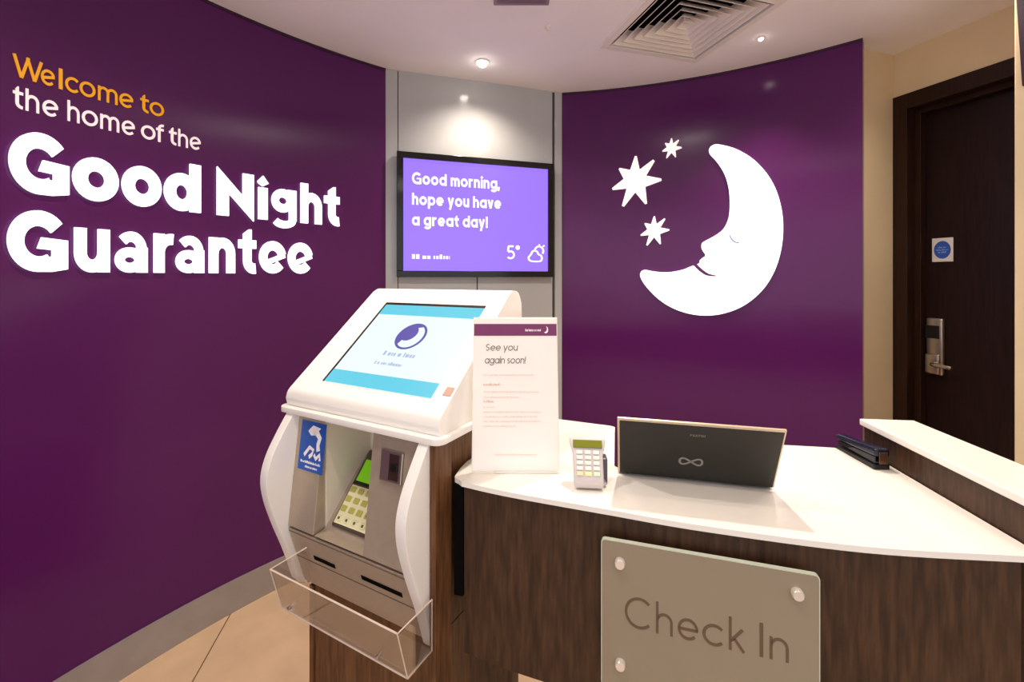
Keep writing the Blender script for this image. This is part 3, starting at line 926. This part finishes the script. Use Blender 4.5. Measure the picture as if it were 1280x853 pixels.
studs.append((studs[1][0], studs[2][1]))
for a, b in studs:
    sf = lambda x, y, z: qf(a + x, b + y, z)
    st = MB().lathe([(.0075, -.0135), (.0075, -.0005)], sf, 18).build('standoff', STEEL, pq, smooth=True)
    MB().lathe([(.009, .0087), (.009, .016), (.0075, .0185)], sf, 20).build('cap', mat('bright_chrome', srgb(240, 234, 226), rough=.2, metal=.5), st, smooth=True)
word = [('C', 781, 813), ('h', 820, 841), ('e', 847, 873), ('c', 878, 904), ('k', 911, 931), ('I', 949.5, 954), ('n', 962, 986)]
_, yb0 = q_uv(822, 792); _, yb1 = q_uv(983, 827)
_, yt0 = q_uv(822, 757)
base = (yb0 + yb1) / 2 - .001
xh = .030
_, hh0 = q_uv(860, 776); _, hh1 = q_uv(860, 803)
xh = hh0 - hh1
for ch, x0, x1 in word:
    P, W = glyph(ch, .13, A=1.5)
    a0, a1 = q_uv(x0, 790)[0], q_uv(x1, 790)[0]
    mb = MB()
    put(mb, P, .13, lambda a, b, d: qf(a0 + (a1 - a0) * a / W, base + b * xh, .0087 + d), .0006)
    mb.build('letter', ENGRAVE, pq)

# ================================================================== KIOSK
KW = 0.505
KO = Vector((-.582, 1.14, 0))
ks = thing('check_in_kiosk', 'white self check-in kiosk with sloped touch screen on a wood base', 'kiosk', KO, math.atan2(-.481, .877))
def kbox(u0, u1, v0, v1, h0, h1): return MB().box(u0, u1, v0, v1, h0, h1)
def kprof(prof, u0, u1):
    return MB().prism(prof, lambda v, h: Vector((u0, v, h)), lambda v, h: Vector((u1, v, h)))
kbox(.075, .470, .035, .335, 0, .62).build('base_cabinet', WOOD_RED, ks, bevel=.002)
kbox(.075, .470, .17, .335, .6205, 1.04).build('rear_cabinet', WOOD_RED, ks, bevel=.002)
kbox(.4525, .470, .047, .169, .6205, 1.04).build('rear_cabinet', WOOD_RED, ks, bevel=.002)
kbox(.4785, .494, -.008, .046, 0, 1.042).build('side_panel', WOOD_RED, ks, bevel=.0015)
kbox(.060, .0745, .03, .345, 0, .60).build('side_panel', WOOD_RED, ks, bevel=.0015)
kbox(.028, .0515, .03, .345, .60, 1.042).build('side_panel', WHITE_PL, ks, bevel=.0015)
# wings
wing = smooth_path([(-.008, 1.044), (-.038, 1.0), (-.064, .955), (-.077, .91), (-.073, .86), (-.052, .79), (-.024, .715), (-.006, .66), (.002, .632)], 5, False)
wing += smooth_path([(.006, .622), (.018, .618), (.028, .626)], 3, False) + [(.03, .66), (.03, 1.044)]
for u in (.040, .465):
    kprof(wing, u - .0135, u + .0125).build('side_wing', WHITE_PL, ks, bevel=.005, segs=3, smooth=True)
# fascia
kprof([(.008, 1.042), (-.024, .775), (.0, .772), (.15, .772), (.15, 1.042)], .053, .1455).build('fascia_column', SILVER, ks, bevel=.0015)
fr = kprof([(.008, 1.042), (-.024, .775), (.0, .772), (.15, .772), (.15, 1.042)], .308, .451).build('fascia_column', SILVER, ks, bevel=.0015)
kbox(.1457, .1497, .010, .152, .775, 1.042).build('recess_side', CREAM_PL, ks)
kbox(.1497, .3075, .150, .165, .772, 1.042).build('recess_back', CREAM_PL, ks)
kbox(.1497, .3075, .012, .150, 1.030, 1.042).build('recess_top', CREAM_PL, ks)
kprof([(-.024, .776), (-.020, .772), (.149, .772), (.149, .92), (.12, .90), (.004, .778)], .1497, .3075).build('recess_floor', SILVER, ks)
lowp = kprof([(-.024, .769), (.022, .615), (.034, .615), (.034, .769)], .053, .451).build('slot_panel', SILVER, ks, bevel=.002)
# seam line and slots on the lower panel
def lowf(u, k, d):      # k: 0 top .. 1 bottom
    v = -.024 + .046 * k; h = .769 - .154 * k
    nx = Vector((0, -.154, -.046)).normalized()
    return Vector((u, v, h)) + nx * d
def low_uk(x, y):
    n_w = (KB * -.154 + Vector((0, 0, -.046))).normalized()
    p0 = KO + KB * -.024 + Vector((0, 0, .769))
    p = at_plane(x, y, p0, n_w) - KO
    return p.dot(KA), (.769 - p.z) / .154
def quad_plate(fn, a0, a1, b0, b1, d0, d1):
    return MB().hexa([fn(a0, b0, d0), fn(a1, b0, d0), fn(a1, b1, d0), fn(a0, b1, d0), fn(a0, b0, d1), fn(a1, b0, d1), fn(a1, b1, d1), fn(a0, b1, d1)])
for (xa, ya), (xb, yb) in (((393, 697), (419, 708.5)), ((452, 721), (503, 745))):
    ua, ka = low_uk(xa, ya); ub, kb_ = low_uk(xb, yb)
    kk = (ka + kb_) / 2
    quad_plate(lowf, ua, ub, kk - .035, kk + .035, -.002, .0012).build('slot', DARKGAP, lowp)
quad_plate(lowf, .055, .449, .50, .515, .0, .0008).build('seam', mat('seam_line', srgb(120, 104, 90), rough=.6), lowp)
quad_plate(lowf, .055, .449, .03, .05, .0, .0008).build('seam', mat('seam_line', srgb(120, 104, 90), rough=.6), lowp)
# card reader on the right column
def colf(u, h, d):
    v = .008 - .032 * (1.042 - h) / .267
    n_ = Vector((0, -.267, .032)).normalized()      # faces the customer, slightly upward
    return Vector((u, v, h)) + n_ * d
def col_uh(x, y):
    n_w = (KB * -.267 + Vector((0, 0, .032))).normalized()
    p0 = KO + KB * .008 + Vector((0, 0, 1.042))
    p = at_plane(x, y, p0, n_w) - KO
    return p.dot(KA), p.z
ua, ha = col_uh(479, 560); ub, hb = col_uh(503, 607)
cr = quad_plate(colf, ua, ub, hb, ha, .0, .006).build('card_reader', STEEL, ks, bevel=.002)
mu = ua + (ub - ua) * .42
quad_plate(colf, mu, ub - (ub - ua) * .14, hb + .006, ha - .006, .004, .0064).build('reader_recess', mat('brown_black_plastic', srgb(56, 38, 32), rough=.35), cr)
quad_plate(colf, mu + .006, ub - .010, hb + (ha - hb) * .38, hb + (ha - hb) * .62, .0062, .010).build('card_mouth', BLACK, cr, bevel=.001)
# blue sticker on the left column
ua, ha = col_uh(378.5, 525); ub, hb = col_uh(403, 591)
ha = col_uh(390, 527)[1]; hb = col_uh(385, 589)[1]
stk = quad_plate(colf, ua, ub, hb, ha, .0003, .0010).build('blue_sticker', BLUE, ks)
def stf(a, b, d): return colf(ua + (ub - ua) * a, hb + (ha - hb) * b, .0011 + d)
mb = MB()
for poly in ([(.30, .80), (.48, .93), (.80, .90), (.72, .84), (.86, .72), (.80, .56), (.84, .46), (.70, .42), (.68, .58), (.72, .68), (.62, .74), (.42, .72)],
             [(.52, .80), (.64, .80), (.64, .74), (.52, .74)]):
    mb.prism(poly, lambda a, b: stf(a, b, 0), lambda a, b: stf(a, b, .0004))
for pth in ([(.22, .30), (.42, .48), (.58, .44), (.52, .34), (.42, .28)], [(.62, .36), (.70, .28), (.84, .38), (.86, .26)]):
    mb.strip(pth, .08, stf, .0004)
dashes(mb, stf, .10, .90, .15, .05, d=.0004, seed=3)
dashes(mb, stf, .30, .80, .06, .05, d=.0004, seed=8)
mb.build('figure_print', PRINT_WHITE, stk)
# PIN pad in the recess
pv0, ph0, pv1, ph1 = .012, .792, .128, .925
pl_ = math.hypot(pv1 - pv0, ph1 - ph0)
pn = Vector((0, -(ph1 - ph0), (pv1 - pv0))).normalized()
def padf(u, k, d): return Vector((u, pv0 + (pv1 - pv0) * k, ph0 + (ph1 - ph0) * k)) + pn * d
pad = quad_plate(padf, .168, .284, -.02, 1.02, -.012, .004).build('pin_pad', mat('umber_plastic', srgb(84, 70, 60), rough=.4), ks, bevel=.004)
kp = quad_plate(padf, .174, .279, .02, .50, .003, .007).build('keypad', KEYPAD, pad, bevel=.0015) if False else None
kp = quad_plate(padf, .174, .279, .02, .52, .003, .0065).build('keypad', KEYPAD, pad, bevel=.0015)
for r_ in range(4):
    for c_ in range(4):
        cu = .186 + c_ * .026; ck = .085 + r_ * .125
        k_ = quad_plate(padf, cu - .0085, cu + .0085, ck - .036, ck + .036, .006, .009).build('key', KEY if r_ else KEYPAD, pad, bevel=.001, segs=1)
        quad_plate(padf, cu - .003, cu + .003, ck - .016, ck + .016, .0088, .0095).build('key_mark', KEY_DARK, pad) if r_ == 0 or (c_ == 3 and r_ == 1) else None
quad_plate(padf, .178, .275, .58, .88, .003, .0055).build('display', LCD, pad)
quad_plate(padf, .174, .279, .54, .575, .003, .006).build('display_bar', BLACK, pad)
# rim and hood
rimp = rrect(-.003, KW + .003, -.014, .36, .022)
MB().prism(rimp, lambda a, b: Vector((a, b, 1.0435)), lambda a, b: Vector((a, b, 1.057))).build('rim', WHITE_PL, ks, bevel=.004, segs=3, smooth=True)
HV0, HH0, HV1, HH1 = .022, 1.108, .295, 1.336
hp = [(.004, 1.0575)] + smooth_path([(.0, 1.075), (.006, 1.093), (HV0, HH0)], 4, False) + smooth_path([(HV1, HH1), (.318, 1.345), (.345, 1.338), (.362, 1.31)], 5, False) + [(.37, 1.0575)]
kprof(hp, .010, KW - .010).build('hood', WHITE_PL, ks, bevel=.014, segs=4, smooth=True, angle=50)
sn = Vector((0, -(HH1 - HH0), (HV1 - HV0))).normalized()
HL = math.hypot(HH1 - HH0, HV1 - HV0)
def hoodf(u, k, d): return Vector((u, HV0 + (HV1 - HV0) * k / HL, HH0 + (HH1 - HH0) * k / HL)) + sn * d
def hood_uk(x, y):
    n_w = (KB * sn.y + Vector((0, 0, sn.z))).normalized()
    p = at_plane(x, y, KO + KB * HV0 + Vector((0, 0, HH0)), n_w) - KO
    return p.dot(KA), (p.dot(KB) - HV0) / (HV1 - HV0) * HL
cs = [hood_uk(*q_) for q_ in ((480, 377), (598, 384), (408, 477), (549, 500))]
print('SCREEN CORNERS', [tuple(round(v, 3) for v in c_) for c_ in cs])
su0, su1 = (cs[0][0] + cs[2][0]) / 2, (cs[1][0] + cs[3][0]) / 2
sk1, sk0 = (cs[0][1] + cs[1][1]) / 2, (cs[2][1] + cs[3][1]) / 2
scb = quad_plate(hoodf, su0, su1, sk0, sk1, -.004, .0012).build('screen_recess_shade', BLACK, ks)  # black plate as the shade of the screen recess, left and above
a0, a1, b0, b1 = su0 + .009, su1 + .001, sk0 - .001, sk1 - .011
tsc = quad_plate(hoodf, a0, a1, b0, b1, .0, .002).build('touch_screen', KSCREEN, ks)
def tsf(a, b, d): return hoodf(a0 + (a1 - a0) * a, b0 + (b1 - b0) * b, .002 + d)
quad_plate(tsf, 0, 1, .86, 1.0, .0, .0008).build('screen_band', KTEAL, tsc)
quad_plate(tsf, 0, 1, .0, .14, .0, .0008).build('screen_band', KTEAL, tsc)
asp = (b1 - b0) / (a1 - a0)
mb = MB()
lc = (.50, .60); lr = .125
mb.strip([(lc[0] + lr * math.cos(2 * PI * i / 32), lc[1] + lr / asp * math.sin(2 * PI * i / 32)) for i in range(32)], .022, tsf, .0008, closed=True)
# dark area of the roundel leaving a pale crescent
cres = [(lc[0] + lr * .92 * math.cos(math.radians(t)), lc[1] + lr * .92 / asp * math.sin(math.radians(t))) for t in range(60, 232, 8)]
cres += [(lc[0] - .035 + lr * .62 * math.cos(math.radians(t)), lc[1] + .035 + lr * .62 / asp * math.sin(math.radians(t))) for t in range(250, 415, 10)]
mb.prism(cres, lambda a, b: tsf(a, b, 0), lambda a, b: tsf(a, b, .0008))
mb.build('screen_roundel', KPURPLE, tsc)
mb = MB(); dashes(mb, tsf, .36, .66, .355, .05, d=.0008, seed=12); dashes(mb, tsf, .34, .60, .25, .035, d=.0008, seed=13)
mb.build('screen_text', KPALE, tsc)
bu, bk = hood_uk(561, 490)
quad_plate(hoodf, bu - .011, bu + .011, bk - .012, bk + .012, -.002, .0015).build('sensor_button', PEACH, ks, bevel=.004, segs=3)

# clear leaflet tray hanging on the kiosk front
ty = thing('leaflet_tray', 'clear acrylic tray below the card slots of the kiosk', 'tray', KO + KA * .30 + KB * 0 + Vector((0, 0, .625)), math.atan2(-.481, .877))
def tb(pts, th_dir):
    return MB().hexa([Vector(p) - Vector((.30, 0, .625)) for p in pts] + [Vector(p) + Vector(th_dir) - Vector((.30, 0, .625)) for p in pts])
TU0, TU1 = .118, .486
tb([(TU0, -.083, .636), (TU1, -.083, .636), (TU1, -.110, .735), (TU0, -.110, .735)], (0, .004, .001)).build('front_wall', ACRYLIC, ty, bevel=.0012)
tb([(TU0, -.079, .632), (TU1, -.079, .632), (TU1, -.011, .632), (TU0, -.011, .632)], (0, 0, .0038)).build('bottom', ACRYLIC, ty, bevel=.001)
tb([(TU0 - .0045, -.083, .632), (TU0 - .0045, -.006, .632), (TU0 - .0045, -.019, .735), (TU0 - .0045, -.110, .735)], (.004, 0, 0)).build('side_wall', ACRYLIC, ty, bevel=.001)
tb([(TU1 + .0005, -.083, .632), (TU1 + .0005, -.012, .632), (TU1 + .0005, -.012, .735), (TU1 + .0005, -.110, .735)], (.004, 0, 0)).build('side_wall', ACRYLIC, ty, bevel=.001)
def rod(name, *p):
    MB().tube([Vector(q_) - Vector((.30, 0, .625)) for q_ in p], .0017, 6).build(name, ACRYLIC_EDGE, ty, smooth=True)
rod('polished_edge', (TU0, -.110, .736), (TU1, -.110, .736))
rod('polished_edge', (TU0, -.083, .634), (TU1, -.083, .634))
rod('polished_edge', (TU1 + .002, -.083, .634), (TU1 + .002, -.110, .736), (TU1 + .002, -.012, .736))
rod('polished_edge', (TU0 - .002, -.083, .634), (TU0 - .002, -.110, .736), (TU0 - .002, -.019, .736))
rod('polished_edge', (TU1 + .002, -.083, .634), (TU1 + .002, -.012, .634), (TU1 + .002, -.012, .736))
for u in (.155, .42):
    MB().lathe([(.004, 0), (.004, .006), (.002, .007)], lambda x, y, z: Vector((u - .30 + x, -.088 - z, .652 - .625 + y)), 12).build('screw', STEEL, ty, smooth=True)

# ================================================================== THINGS ON THE WORKTOP
# paper in a sloping acrylic holder
hb0, hb1 = Vector((-.0875, .960, TOP)), Vector((.1025, .960, TOP))
ph = thing('leaflet_holder', 'white printed sheet with purple header in a sloping holder by the kiosk', 'sign holder', ((hb0 + hb1) / 2))
HT, HLEAN, HWB = .326, .050, .0945
hnm = Vector((0, -HT, HLEAN)).normalized()
hh_ = math.hypot(HT, HLEAN)
def shf(a, b, d):           # a across, b up the slope
    return Vector((a, HLEAN * b, .004 + HT * b)) + hnm * d
MB().hexa([shf(-HWB, 0, -.004), shf(HWB, 0, -.004), shf(HWB, 1, -.004), shf(-HWB, 1, -.004), shf(-HWB, 0, -.001), shf(HWB, 0, -.001), shf(HWB, 1, -.001), shf(-HWB, 1, -.001)]).build('back_plate', WHITE_PL, ph, bevel=.001)
sheet = MB().hexa([shf(-HWB + .002, .005, -.0009), shf(HWB - .002, .005, -.0009), shf(HWB - .002, .992, -.0009), shf(-HWB + .002, .992, -.0009),
                   shf(-HWB + .002, .005, .0002), shf(HWB - .002, .005, .0002), shf(HWB - .002, .992, .0002), shf(-HWB + .002, .992, .0002)]).build('paper_sheet', PAPER, ph)
MB().box(-.045, HWB, -.002, .11, .0005, .004).build('foot', WHITE_PL, ph, bevel=.001)
def pf(a, b, d): return shf(-HWB + .002 + a * (2 * HWB - .004), b, .0003 + d)
quad_plate(pf, .0, 1.0, .875, .955, 0, .0005).build('header_band', PAPER_PURPLE, sheet)
mb = MB(); dashes(mb, lambda a, b, d: pf(a, b, d + .0006), .62, .81, .905, .018, seed=21)
mm = [(.87 + .028 * math.cos(math.radians(t)), .915 + .024 * math.sin(math.radians(t))) for t in range(-130, 80, 12)] + [(.852 + .03 * math.cos(math.radians(t)), .922 + .022 * math.sin(math.radians(t))) for t in range(60, -110, -12)]
mb.prism(mm, lambda a, b: pf(a, b, .0006), lambda a, b: pf(a, b, .0010))
mb.build('header_print', PRINT_WHITE, sheet)
mb = MB()
asp_p = (2 * HWB) / hh_
line_text(mb, 'See you', pf, .14, .775, .034, w=.16, xs=1.0 / asp_p * 1.0, gap=.10, d=.0005, slant=.12)
line_text(mb, 'again soon!', pf, .13, .690, .034, w=.16, xs=1.0 / asp_p * .92, gap=.10, d=.0005, slant=.12)
mb.build('handwriting', INK, sheet)
mb = MB()
k = 0
for y_, xa, xb in ((.61, .12, .72), (.50, .12, .78), (.465, .12, .55), (.40, .12, .26), (.37, .12, .80), (.34, .12, .76), (.31, .12, .80), (.28, .12, .5), (.10, .25, .75)):
    mb = MB(); dashes(mb, pf, xa, xb, y_, .010, d=.0004, seed=30 + k); k += 1
    mb.build('print_line', INK_PALE, sheet)
mb = MB(); dashes(mb, pf, .12, .32, .545, .016, d=.0004, seed=50)
mb.build('print_heading', mat('pink_ink', srgb(226, 190, 180), rough=.7), sheet)
mb = MB(); dashes(mb, pf, .12, .24, .435, .016, d=.0004, seed=51)
mb.build('print_heading', mat('pink_ink', srgb(226, 190, 180), rough=.7), sheet)

# card payment terminal
tp = at_h(736, 614, TOP)
ct_ = thing('card_terminal', 'small pale grey card payment terminal beside the laptop', 'card terminal', tp, math.radians(-6))
def tap(y, z, w0, dep): return [(-w0, y), (w0, y)]
prof = [(.0, .004, .029), (-.004, .016, .030), (.000, .026, .030), (.030, .060, .031), (.042, .074, .036), (.052, .086, .038)]   # y, z, half width of the face
mb = MB()
rows = []
for y, z, w0 in prof:
    rows.append([(-w0, y, z), (w0, y, z)])
bk = [(.016, .002, .026), (.018, .010, .027), (.022, .014, .027), (.050, .046, .027), (.062, .062, .033), (.070, .078, .036)]
n = len(prof)
for r_ in rows: mb.v += r_
for y, z, w0 in bk: mb.v += [(-w0, y, z), (w0, y, z)]
for i in range(n - 1):
    a = 2 * i
    mb.f += [(a, a + 1, a + 3, a + 2), (2 * n + a, 2 * n + a + 2, 2 * n + a + 3, 2 * n + a + 1), (a, a + 2, 2 * n + a + 2, 2 * n + a), (a + 1, 2 * n + a + 1, 2 * n + a + 3, a + 3)]
mb.f += [(0, 2 * n, 2 * n + 1, 1), (2 * n - 2, 2 * n - 1, 4 * n - 1, 4 * n - 2)]
mb.build('body', TERM, ct_, bevel=.004, segs=3, smooth=True)
fd = Vector((0, .052, .060)).normalized(); fnn = Vector((0, -.060, .052)).normalized()
def ctf(a, b, d): return Vector((0, .0, .026)) + Vector((1, 0, 0)) * a + fd * b + fnn * d
quad_plate(ctf, -.0295, .0295, .058, .074, .000, .0035).build('display', mat('olive_lcd', srgb(120, 124, 30), rough=.2), ct_, bevel=.001)
KEYC = [mat('ivory_key', srgb(240, 236, 226), rough=.5), mat('peach_key', srgb(244, 214, 170), rough=.5), mat('lemon_key', srgb(242, 240, 170), rough=.5), mat('mint_key', srgb(206, 236, 196), rough=.5)]
for r_ in range(5):
    for c_ in range(3):
        m_ = KEYC[0] if r_ else KEYC[1 + c_]
        quad_plate(ctf, -.023 + c_ * .0165, -.0105 + c_ * .0165, .003 + r_ * .0105, .0105 + r_ * .0105, .000, .0032).build('key', m_, ct_, bevel=.0008, segs=1)
MB().box(.022, .040, .032, .062, .0005, .052).build('stand_arm', TERM_DK, ct_, bevel=.004)
MB().box(-.026, .036, .018, .066, .0005, .010).build('stand_foot', TERM, ct_, bevel=.003)

# laptop seen from behind
LB0, LB1 = Vector((.2262, .956, TOP)), Vector((.5150, .8825, TOP))
ld_ = (LB1 - LB0).normalized(); ln = Vector((ld_.y, -ld_.x, 0))
lw = (LB1 - LB0).length
lp = thing('laptop', 'dark open laptop seen from behind on the white worktop', 'laptop', LB0, math.atan2(ld_.y, ld_.x))
LH = .136; LE = .074             # rise and lean towards the viewer
def lf(a, b, d):       # a along hinge, b up lid, d thickness towards the viewer
    nv = Vector((0, -LH, -LE)).normalized()
    return Vector((a, -LE * b, .010 + LH * b)) + nv * d
lid = MB().prism(rrect(0, lw, 0, 1, .0), lambda a, b: lf(a, b, 0), lambda a, b: lf(a, b, .004)) if False else None
lid = quad_plate(lf, .0, lw, 0, 1, .0, .005).build('lid', LAPTOP_EDGE, lp, bevel=.0012)
quad_plate(lf, .004, lw - .003, .012, .965, .0048, .0062).build('lid_cover', LAPTOP, lid, bevel=.0008)
quad_plate(lf, .004, lw - .004, .02, .97, -.0012, -.0001).build('display', BLACK_GLOSS, lid)
MB().box(0, lw, .004, .185, .003, .014).build('base', BLACK, lp, bevel=.002)
MB().box(.012, lw - .012, .03, .11, .0138, .0155).build('keyboard', BLACK, lp)
for a in (.02, lw - .02):
    for b in (.016, .172):
        MB().lathe([(.006, .0003), (.006, .0032)], lambda x, y, z: Vector((a + x, b + y, z)), 12).build('rubber_foot', BLACK, lp)
MB().tube([(.01, .002, .010), (lw - .01, .002, .010)], .0055, 10).build('hinge', BLACK, lp, smooth=True)
def lgf(a, b, d): return lf(a, b, .0063 + d)
mb = MB()
cx_, cy_ = lw * .475, .34
inf = [(cx_ + .022 * math.sin(t), cy_ + .075 * math.sin(t) * math.cos(t) * 1.25) for t in [2 * PI * i / 48 for i in range(48)]]
n_ = len(inf)
# figure-of-eight emblem (width along the hinge is metres, up the lid is a fraction)
def lgf2(a, b, d): return lgf(a, b / math.hypot(LH, LE), d)
H_ = math.hypot(LH, LE)
inf = [(cx_ + .021 * math.cos(t), cy_ * H_ + .0085 * math.sin(2 * t)) for t in [2 * PI * i / 56 for i in range(56)]]
mb.strip(inf, .0042, lgf2, .0004, closed=True)
mb.build('lid_emblem', LOGO_GREY, lid)
mb = MB(); line_text(mb, 'FUJITSU', lgf2, lw * .5 - .013, .795 * H_, .0042, w=.2, d=.0004, gap=.2)
mb.build('lid_wordmark', LOGO_GREY, lid)

# stapler by the upstand
a_, b_ = at_h(1106, 588, TOP), at_h(1058, 562, TOP)
sd = (b_ - a_).normalized(); sl = (b_ - a_).length + .012
spn = thing('stapler', 'black and navy stapler lying on the worktop by the raised ledge', 'stapler', a_ - Vector((.006, 0, 0)), math.atan2(sd.y, sd.x))
def hx(x0, x1, w0, w1, za, zb, zc, zd):
    return MB().hexa([(x0, -w0, za), (x1, -w1, zb), (x1, w1, zb), (x0, w0, za), (x0, -w0, zc), (x1, -w1, zd), (x1, w1, zd), (x0, w0, zc)])
hx(0, sl, .017, .015, .0005, .0005, .012, .008).build('base', BLACK, spn, bevel=.002)
hx(.004, sl - .006, .012, .010, .0122, .013, .028, .020).build('magazine', BLACK_GLOSS, spn, bevel=.0015)
hx(-.003, sl, .016, .014, .0282, .021, .047, .034).build('arm', NAVY, spn, bevel=.006, segs=3)
MB().box(-.0045, -.0035, -.009, .009, .014, .040).build('front_plate', COPPER, spn, bevel=.0004, segs=1)
